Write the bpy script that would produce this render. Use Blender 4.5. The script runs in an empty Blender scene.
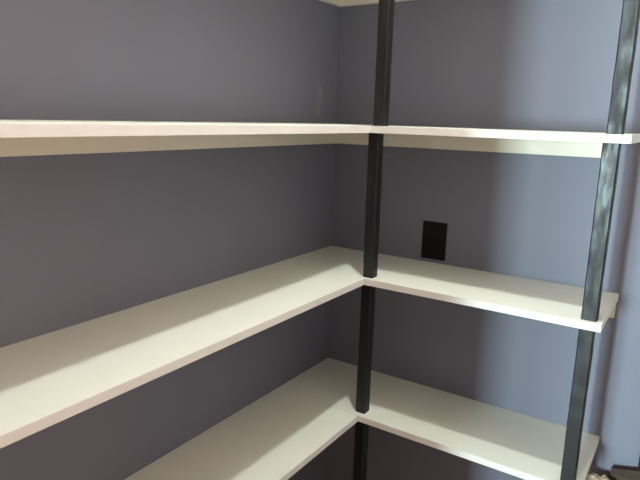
import bpy, bmesh, math, random
from math import sin, cos, pi
from mathutils import Matrix, Vector

sc = bpy.context.scene
col = sc.collection

# ------------------------------------------------------------------ camera
YAW, PITCH, ROLL, FPX = -0.5793, -0.2078, 0.0276, 580.8
fw = Vector((sin(YAW) * cos(PITCH), cos(YAW) * cos(PITCH), sin(PITCH)))
rt0 = Vector((cos(YAW), -sin(YAW), 0))
up0 = rt0.cross(fw)
rt = rt0 * cos(ROLL) + up0 * sin(ROLL)
up = up0 * cos(ROLL) - rt0 * sin(ROLL)
cd = bpy.data.cameras.new('camera')
cam = bpy.data.objects.new('camera', cd)
col.objects.link(cam)
cam.matrix_world = Matrix(((rt.x, up.x, -fw.x, 1.0452), (rt.y, up.y, -fw.y, -1.6729),
                           (rt.z, up.z, -fw.z, 0.4343), (0, 0, 0, 1)))
cd.sensor_width = 36.0
cd.lens = FPX / 640 * 36.0
cd.clip_start = 0.02
sc.camera = cam

# ------------------------------------------------------------------ light and exposure
sc.view_settings.view_transform = 'Standard'
sc.view_settings.look = 'None'
sc.view_settings.gamma = 1.0
sc.view_settings.use_curve_mapping = False
sc.view_settings.exposure = 0.0

world = bpy.data.worlds.new('world')
sc.world = world
world.use_nodes = True
bg = world.node_tree.nodes['Background']
bg.inputs['Color'].default_value = (1.0, 0.66, 0.58, 1)      # soft light of the room outside the doorway
bg.inputs['Strength'].default_value = 0.22


def lamp(name, kind, loc, energy, color, target=None, **kw):
    d = bpy.data.lights.new(name, kind)
    d.energy = energy
    d.color = color
    for k, v in kw.items():
        setattr(d, k, v)
    o = bpy.data.objects.new(name, d)
    col.objects.link(o)
    o.location = loc
    if target is not None:
        o.rotation_euler = (Vector(target) - Vector(loc)).to_track_quat('-Z', 'Y').to_euler()
    return o


# bulb of the pantry ceiling
lamp('ceiling_bulb', 'POINT', (0.66, -0.64, 1.55), 57, (0.94, 1.0, 0.96), shadow_soft_size=0.03)
# narrow tall window of the room outside, seen through the doorway
lamp('window_daylight', 'AREA', (0.545, -5.2, 0.22), 230, (0.73, 0.96, 0.99), (0.58, 0, 0.12),
     shape='RECTANGLE', size=0.19, size_y=0.9)
lamp('window_daylight', 'AREA', (0.20, -5.2, 0.22), 135, (0.73, 0.96, 0.99), (0.58, 0, 0.12),
     shape='RECTANGLE', size=0.36, size_y=0.9)
# added warm fill right of the doorway, standing in for reddish bounce light
lamp('warm_fill', 'AREA', (2.3, -2.9, 0.2), 9.5, (1.0, 0.40, 0.28), (0.2, -1.2, -0.1),
     shape='RECTANGLE', size=0.5, size_y=0.6)


# ------------------------------------------------------------------ materials
def mat(name, color, rough=0.5, var=0.06, scale=6.0, bump=0.0, bscale=300.0, spec=0.5, stretch=(1, 1, 1), marks=None, rvar=0.0):
    m = bpy.data.materials.new(name)
    m.use_nodes = True
    nt = m.node_tree
    N, L = nt.nodes, nt.links
    b = N['Principled BSDF']
    b.inputs['Roughness'].default_value = rough
    b.inputs['Specular IOR Level'].default_value = spec
    g = N.new('ShaderNodeNewGeometry')
    mp = N.new('ShaderNodeMapping')
    mp.inputs['Scale'].default_value = stretch
    L.new(g.outputs['Position'], mp.inputs['Vector'])
    n = N.new('ShaderNodeTexNoise')
    n.inputs['Scale'].default_value = scale
    n.inputs['Detail'].default_value = 5
    L.new(mp.outputs['Vector'], n.inputs['Vector'])
    r = N.new('ShaderNodeValToRGB')
    r.color_ramp.elements[0].position = 0.3
    r.color_ramp.elements[1].position = 0.7
    r.color_ramp.elements[0].color = tuple(c * (1 - var) for c in color) + (1,)
    r.color_ramp.elements[1].color = tuple(min(1, c * (1 + var)) for c in color) + (1,)
    L.new(n.outputs['Fac'], r.inputs['Fac'])
    out = r.outputs['Color']
    for (cen, sca, mc, amt) in (marks or []):            # scuffs and chips: centre, half size, colour, strength
        s = N.new('ShaderNodeVectorMath'); s.operation = 'SUBTRACT'
        s.inputs[1].default_value = cen
        L.new(g.outputs['Position'], s.inputs[0])
        q = N.new('ShaderNodeVectorMath'); q.operation = 'DIVIDE'
        q.inputs[1].default_value = sca
        L.new(s.outputs[0], q.inputs[0])
        ln = N.new('ShaderNodeVectorMath'); ln.operation = 'LENGTH'
        L.new(q.outputs[0], ln.inputs[0])
        mr = N.new('ShaderNodeMapRange')
        mr.inputs['From Min'].default_value = 0.5
        mr.inputs['From Max'].default_value = 1.0
        mr.inputs['To Min'].default_value = amt
        mr.inputs['To Max'].default_value = 0.0
        L.new(ln.outputs['Value'], mr.inputs['Value'])
        mx = N.new('ShaderNodeMix'); mx.data_type = 'RGBA'
        L.new(mr.outputs['Result'], mx.inputs['Factor'])
        L.new(out, mx.inputs['A'])
        mx.inputs['B'].default_value = mc + (1,)
        out = mx.outputs['Result']
    L.new(out, b.inputs['Base Color'])
    if rvar:                                             # uneven sheen
        n3 = N.new('ShaderNodeTexNoise')
        n3.inputs['Scale'].default_value = 38
        n3.inputs['Detail'].default_value = 6
        mp3 = N.new('ShaderNodeMapping')
        mp3.inputs['Scale'].default_value = (1.6, 1.6, 0.45)
        L.new(g.outputs['Position'], mp3.inputs['Vector'])
        L.new(mp3.outputs['Vector'], n3.inputs['Vector'])
        m3 = N.new('ShaderNodeMapRange')
        m3.inputs['From Min'].default_value = 0.3
        m3.inputs['From Max'].default_value = 0.7
        m3.inputs['To Min'].default_value = rough - rvar
        m3.inputs['To Max'].default_value = rough + rvar
        L.new(n3.outputs['Fac'], m3.inputs['Value'])
        L.new(m3.outputs['Result'], b.inputs['Roughness'])
    if bump:
        n2 = N.new('ShaderNodeTexNoise')
        n2.inputs['Scale'].default_value = bscale
        n2.inputs['Detail'].default_value = 3
        L.new(mp.outputs['Vector'], n2.inputs['Vector'])
        bp = N.new('ShaderNodeBump')
        bp.inputs['Strength'].default_value = bump
        bp.inputs['Distance'].default_value = 0.002
        L.new(n2.outputs['Fac'], bp.inputs['Height'])
        L.new(bp.outputs['Normal'], b.inputs['Normal'])
    return m


PAINT = (0.178, 0.185, 0.238)
M_wall = mat('slate_paint', PAINT, 0.62, 0.03, 3, 0.08, 260, 0.35, marks=[
    ((0, -0.100, 0.505), (0.02, 0.022, 0.045), (0.30, 0.30, 0.31), 0.35),
    ((0, -0.108, 0.458), (0.02, 0.022, 0.030), (0.27, 0.27, 0.28), 0.3),
    ((0.194, 0, -0.4055), (0.0032, 0.02, 0.0032), (0.6, 0.58, 0.52), 0.8),
    ((0.206, 0, 0.322), (0.004, 0.02, 0.003), (0.5, 0.5, 0.48), 0.25)])
M_ceil = mat('ceiling_paint', (0.72, 0.70, 0.66), 0.9, 0.02, 3)
M_outer = mat('pale_wall_paint', (0.76, 0.60, 0.52), 0.9, 0.02, 3)
M_floor = mat('wood_floor', (0.36, 0.20, 0.12), 0.45, 0.3, 5, 0.1, 60, 0.5, (1, 0.12, 1))
M_shelf = mat('white_board', (0.80, 0.81, 0.725), 0.42, 0.012, 14, 0.03, 400, 0.4)
M_edge = mat('white_edge_paint', (0.77, 0.745, 0.71), 0.5, 0.02, 20, 0.04, 300, 0.4)
M_cleat = mat('painted_batten', (0.77, 0.73, 0.63), 0.6, 0.03, 12, 0.05, 200, 0.3, (0.3, 0.3, 1))
M_post = mat('black_stained_wood', (0.0055, 0.0058, 0.007), 0.46, 0.7, 45, 0.5, 90, 0.40, (1, 1, 0.12), rvar=0.16)
M_black = mat('black_plastic', (0.004, 0.004, 0.005), 0.45, 0.1, 20, 0, 0, 0.18)
M_slot = mat('socket_slot_dark', (0.002, 0.002, 0.002), 0.8, 0.1, 20)
M_brown = mat('dark_brown_wood', (0.052, 0.036, 0.027), 0.7, 0.6, 60, 0.3, 90, 0.15, (0.12, 1, 1))
M_sack = mat('cream_cloth', (0.66, 0.58, 0.45), 0.9, 0.14, 40, 0.3, 500, 0.2)
M_tie = mat('dark_brown_cord', (0.06, 0.035, 0.02), 0.8, 0.3, 80, 0.2, 400, 0.2)


# ------------------------------------------------------------------ helpers
def finish(name, bm, m, parent=None, smooth=False):
    bmesh.ops.recalc_face_normals(bm, faces=bm.faces)
    me = bpy.data.meshes.new(name)
    bm.to_mesh(me)
    bm.free()
    if smooth:
        for p in me.polygons:
            p.use_smooth = True
    me.materials.append(m)
    o = bpy.data.objects.new(name, me)
    col.objects.link(o)
    if parent is not None:
        o.parent = parent
    return o


def add_box(bm, a, b, bevel=0.0, seg=2):
    x0, y0, z0 = a
    x1, y1, z1 = b
    r = bmesh.ops.create_cube(bm, size=1.0)
    vs = r['verts']
    for v in vs:
        v.co = Vector(((x0 + x1) / 2 + v.co.x * (x1 - x0), (y0 + y1) / 2 + v.co.y * (y1 - y0),
                       (z0 + z1) / 2 + v.co.z * (z1 - z0)))
    if bevel:
        es = list({e for v in vs for e in v.link_edges})
        bmesh.ops.bevel(bm, geom=es, offset=bevel, segments=seg, affect='EDGES', profile=0.5)
    return bm


def box(name, a, b, m, parent=None, bevel=0.0, base=None):
    """one box as one mesh; base = origin in world, coordinates are given in world"""
    bm = bmesh.new()
    off = Vector(base) if base is not None else Vector((0, 0, 0))
    add_box(bm, Vector(a) - off, Vector(b) - off, bevel)
    o = finish(name, bm, m, parent)
    if base is not None and parent is None:
        o.location = off
    return o


def structure(name, a, b, m):
    o = box(name, a, b, m)
    o['kind'] = 'structure'
    return o


def tag(o, label, cat, group=None):
    o['label'] = label
    o['category'] = cat
    if group:
        o['group'] = group
    return o


def thing(name, loc, label, cat, group=None):
    o = bpy.data.objects.new(name, None)
    col.objects.link(o)
    o.empty_display_size = 0.05
    o.location = loc
    return tag(o, label, cat, group)


# ------------------------------------------------------------------ the room
FLOOR, CEIL, XR, YF = -1.07, 1.62, 1.27, -1.88
structure('floor', (-0.12, -6.4, FLOOR - 0.1), (4.0, 0.12, FLOOR), M_floor)
structure('ceiling', (-0.12, YF - 0.11, CEIL), (XR + 0.12, 0.12, CEIL + 0.1), M_ceil)
structure('wall_left', (-0.12, YF, FLOOR), (0, 0, CEIL), M_wall)
structure('wall_back', (-0.12, 0, FLOOR), (XR + 0.12, 0.12, CEIL), M_wall)
structure('wall_right', (XR, YF, FLOOR), (XR + 0.12, 0, CEIL), M_outer)
bm = bmesh.new()
add_box(bm, (-0.12, YF - 0.11, FLOOR), (0.574, YF, CEIL))
add_box(bm, (0.574, YF - 0.11, 0.98), (XR, YF, CEIL))
add_box(bm, (XR, YF - 0.11, FLOOR), (XR + 0.12, YF, CEIL))
o = finish('wall_front', bm, M_outer)
o['kind'] = 'structure'

# ------------------------------------------------------------------ shelves
D, D2, T, CH, CT = 0.2985, 0.3013, 0.018, 0.0463, 0.019
YEND = -1.55
EB = 0.0012       # thin edge strip
LEVELS = [  # z of the top, right end, right end of the batten, words
    (0.845, 0.905, 0.86, 'topmost', 'cut off by the upper frame edge'),
    (0.4162, 0.9104, 0.852, 'eye-level', 'seen almost edge-on'),
    (0.0, 0.9009, 0.8975, 'middle', 'just below the black outlet plate'),
    (-0.4156, 0.9022, 0.80, 'lowest', 'nearest the floor'),
]
for z, L, cl, word, extra in LEVELS:
    # arm on the left wall
    if word == 'topmost':
        lab = 'topmost white shelf on the left wall, a sliver above the corner'
    elif word == 'eye-level':
        lab = 'long eye-level white shelf on the left wall, seen almost edge-on'
    elif word == 'middle':
        lab = 'long middle white shelf on the left wall, its wide top face lit in front'
    else:
        lab = 'lowest long white shelf on the left wall, running out at the bottom'
    t = thing('wall_shelf', (0, -D2, z), lab, 'shelf', 'white shelves along the left wall')
    bs = (0, -D2, z)
    box('board', (0.0005, YEND, z - T), (D - EB, -D2 - 0.0002, z), M_shelf, t, 0, bs)
    box('edge_strip', (D - EB, YEND, z - T), (D, -D2 - 0.0010, z), M_edge, t, 0.0004, bs)
    box('support_batten', (0.0005, YEND + 0.02, z - T - CH), (CT, -CT - 0.0005, z - T), M_cleat, t, 0.001, bs)
    # arm on the back wall
    if word == 'topmost':
        lab = 'topmost white shelf on the back wall, a sliver right of the corner'
    elif word == 'eye-level':
        lab = 'eye-level white shelf on the back wall, seen almost edge-on'
    elif word == 'middle':
        lab = 'middle white shelf on the back wall, just below the black outlet plate'
    else:
        lab = 'lowest white shelf on the back wall, beneath the outlet shelf'
    t = thing('wall_shelf', (D, 0, z), lab, 'shelf', 'white shelves along the back wall')
    bs = (D, 0, z)
    box('board', (0.0005, -D2 + EB, z - T), (L, -0.0005, z), M_shelf, t, 0, bs)
    box('edge_strip', (D + 0.0002, -D2, z - T), (L, -D2 + EB, z), M_edge, t, 0.0004, bs)
    box('support_batten', (0.0005, -CT, z - T - CH), (cl, -0.0005, z - T), M_cleat, t, 0.001, bs)


# ------------------------------------------------------------------ black posts (cut to length between the shelves)
def post(x0, x1, y0, y1, z0, z1, label, group, seed, lean=0.0):
    rnd = random.Random(seed)
    cx, cy = (x0 + x1) / 2, (y0 + y1) / 2
    hx, hy, c = (x1 - x0) / 2, (y1 - y0) / 2, 0.0022
    bm = bmesh.new()
    prof = [(-hx + c, -hy), (hx - c, -hy), (hx, -hy + c), (hx, hy - c), (hx - c, hy), (-hx + c, hy), (-hx, hy - c), (-hx, -hy + c)]
    n = 14
    rings = []
    for i in range(n + 1):
        f = i / n
        jx, jy = (rnd.uniform(-.0004, .0004), rnd.uniform(-.0004, .0004)) if 0 < i < n else (0, 0)
        rings.append([bm.verts.new((px + jx + lean * (f - .5), py + jy, f * (z1 - z0))) for px, py in prof])
    for i in range(n):
        for k in range(8):
            k2 = (k + 1) % 8
            bm.faces.new((rings[i][k], rings[i][k2], rings[i + 1][k2], rings[i + 1][k]))
    bm.faces.new(list(reversed(rings[0])))
    bm.faces.new(rings[-1])
    o = finish('post_segment', bm, M_post)
    o.location = (cx, cy, z0)
    return tag(o, label, 'post', group)


G1, G2 = 'black posts at the inner corner of the shelves', 'black posts at the right end of the shelves'
Z0, Z1, Z2, Z3 = 0.845, 0.4162, 0.0, -0.4156
post(0.2965, 0.3275, -0.288, -0.257, Z1, Z0 - T, 'black wooden post standing on the eye-level shelf at the inner corner', G1, 1, 0.001)
post(0.2840, 0.3150, -0.287, -0.256, Z2, Z1 - T, 'black wooden post between middle and eye-level shelves at the inner corner', G1, 2, -0.001)
post(0.2785, 0.3100, -0.283, -0.252, Z3, Z2 - T, 'black wooden post between lowest and middle shelves at the inner corner', G1, 3, 0.002)
post(0.2785, 0.3100, -0.283, -0.252, FLOOR, Z3 - T, 'black wooden post under the lowest shelf at the inner corner', G1, 4)
post(0.8600, 0.8915, -0.289, -0.258, Z1, Z0 - T, 'grey-sheened black post on the right end of the eye-level shelf', G2, 5, 0.001)
post(0.8550, 0.8885, -0.287, -0.256, Z2, Z1 - T, 'grey-sheened black post on the right end of the middle shelf', G2, 6)
post(0.8545, 0.8865, -0.289, -0.258, Z3, Z2 - T, 'dull black post on the right end of the lowest shelf', G2, 7)
post(0.8545, 0.8865, -0.289, -0.258, FLOOR, Z3 - T, 'black post holding up the right end of the lowest shelf', G2, 8)

# ------------------------------------------------------------------ outlet plate on the back wall
ox0, ox1, oz0, oz1 = 0.3365, 0.4149, 0.0114, 0.1284
ocx, ocz = (ox0 + ox1) / 2, (oz0 + oz1) / 2
t = thing('outlet_plate', (ocx, 0, oz0), 'black rectangular outlet plate on the back wall above the middle shelf', 'outlet')
bs = (ocx, 0, oz0)
bm = bmesh.new()
add_box(bm, Vector((ox0, -0.0055, oz0)) - Vector(bs), Vector((ox1, -0.0002, oz1)) - Vector(bs), 0.0018, 3)
finish('cover_plate', bm, M_black, t)
ins = box('socket_insert', (ocx - 0.0165, -0.0072, ocz - 0.0335), (ocx + 0.0165, -0.005, ocz + 0.0335), M_black, t, 0.0007, bs)
for dz in (-0.017, 0.017):
    bm = bmesh.new()
    for dx, h in ((-0.0062, 0.008), (0.0062, 0.0065)):
        add_box(bm, Vector((ocx + dx - 0.0009, -0.0074, ocz + dz - h / 2 + 0.003)) - Vector(bs),
                Vector((ocx + dx + 0.0009, -0.0068, ocz + dz + h / 2 + 0.003)) - Vector(bs))
    bmesh.ops.create_uvsphere(bm, u_segments=12, v_segments=6, radius=0.0022,
                              matrix=Matrix.Translation(Vector((ocx, -0.0066, ocz + dz - 0.0075)) - Vector(bs)))
    finish('socket_slot', bm, M_slot, ins)

# ------------------------------------------------------------------ things in the lower right corner
bm = bmesh.new()                       # plank with a slanting sawn end, standing against the back wall
px, pw, py0, py1 = 0.9425, 0.24, -0.030, -0.016
ph = -0.4835 - FLOOR
fr = [bm.verts.new((x, py0, z)) for x, z in ((0, 0), (pw, 0), (pw, ph + 0.247 * pw), (0, ph))]
bk = [bm.verts.new((x, py1, z)) for x, z in ((0, 0), (pw, 0), (pw, ph + 0.247 * pw), (0, ph))]
bm.faces.new(fr)
bm.faces.new(list(reversed(bk)))
for k in range(4):
    bm.faces.new((fr[k], bk[k], bk[(k + 1) % 4], fr[(k + 1) % 4]))
bmesh.ops.bevel(bm, geom=list(bm.edges), offset=0.0015, segments=2, affect='EDGES', profile=0.5)
o = finish('wooden_plank', bm, M_brown)
o.location = (px, 0, FLOOR)
tag(o, 'dark brown weathered plank in the lower right corner, only its top end showing', 'plank')
o = box('upright_rail', (1.0038, -0.0150, FLOOR), (1.036, -0.001, 0.0), M_post, None, 0.002, (1.02, -0.02, FLOOR))
tag(o, 'black upright rail behind the brown plank at the right frame edge', 'rail')

# slim cream cloth bundle with a gathered, tied top, standing on the floor against the wall
SX, SY, KR = 0.9215, -0.068, 0.74
t = thing('cloth_bundle', (SX, SY, FLOOR), 'cream cloth bundle with a crumpled top beside the brown plank, below the right shelf end', 'cloth bundle')
bm = bmesh.new()
KZ = 0.566 / 0.522
prof = [(0.006, 0.001), (0.044, 0.0), (0.048, 0.03), (0.047, 0.15), (0.044, 0.28), (0.040, 0.38), (0.030, 0.43), (0.017, 0.462),
        (0.016, 0.474), (0.028, 0.484), (0.042, 0.490), (0.049, 0.498), (0.050, 0.507), (0.046, 0.515), (0.037, 0.521), (0.022, 0.5235), (0.004, 0.522)]
NS = 56
rings = []
for j, (r, z) in enumerate(prof):
    ring = []
    for k in range(NS):
        a = 2 * pi * k / NS
        amp = 0.04 if z < 0.4 else (0.10 if z < 0.48 else 0.09)
        w = 1 + amp * sin(7 * a + 0.6 * sin(2 * a)) + 0.03 * sin(3 * a + j)
        zz = z + (0.0025 * sin(6 * a + 1.0) + 0.0025 * sin(11 * a) if z > 0.49 else 0) - (0.006 * max(0, sin(4 * a)) ** 3 if z > 0.515 else 0)
        ring.append(bm.verts.new((KR * r * w * cos(a), KR * r * w * sin(a), zz * KZ)))
    rings.append(ring)
for j in range(len(prof) - 1):
    for k in range(NS):
        k2 = (k + 1) % NS
        bm.faces.new((rings[j][k], rings[j][k2], rings[j + 1][k2], rings[j + 1][k]))
bm.faces.new(list(reversed(rings[0])))
bm.faces.new(rings[-1])
finish('cloth', bm, M_sack, t, True)
bm = bmesh.new()
R, r = 0.0122, 0.0030
rr = []
for k in range(32):
    a = 2 * pi * k / 32
    rr.append([bm.verts.new(((R + r * cos(b)) * cos(a), (R + r * cos(b)) * sin(a), 0.468 * KZ + r * sin(b))) for b in (2 * pi * q / 8 for q in range(8))])
for k in range(32):
    for q in range(8):
        bm.faces.new((rr[k][q], rr[(k + 1) % 32][q], rr[(k + 1) % 32][(q + 1) % 8], rr[k][(q + 1) % 8]))
finish('tie_cord', bm, M_tie, t, True)
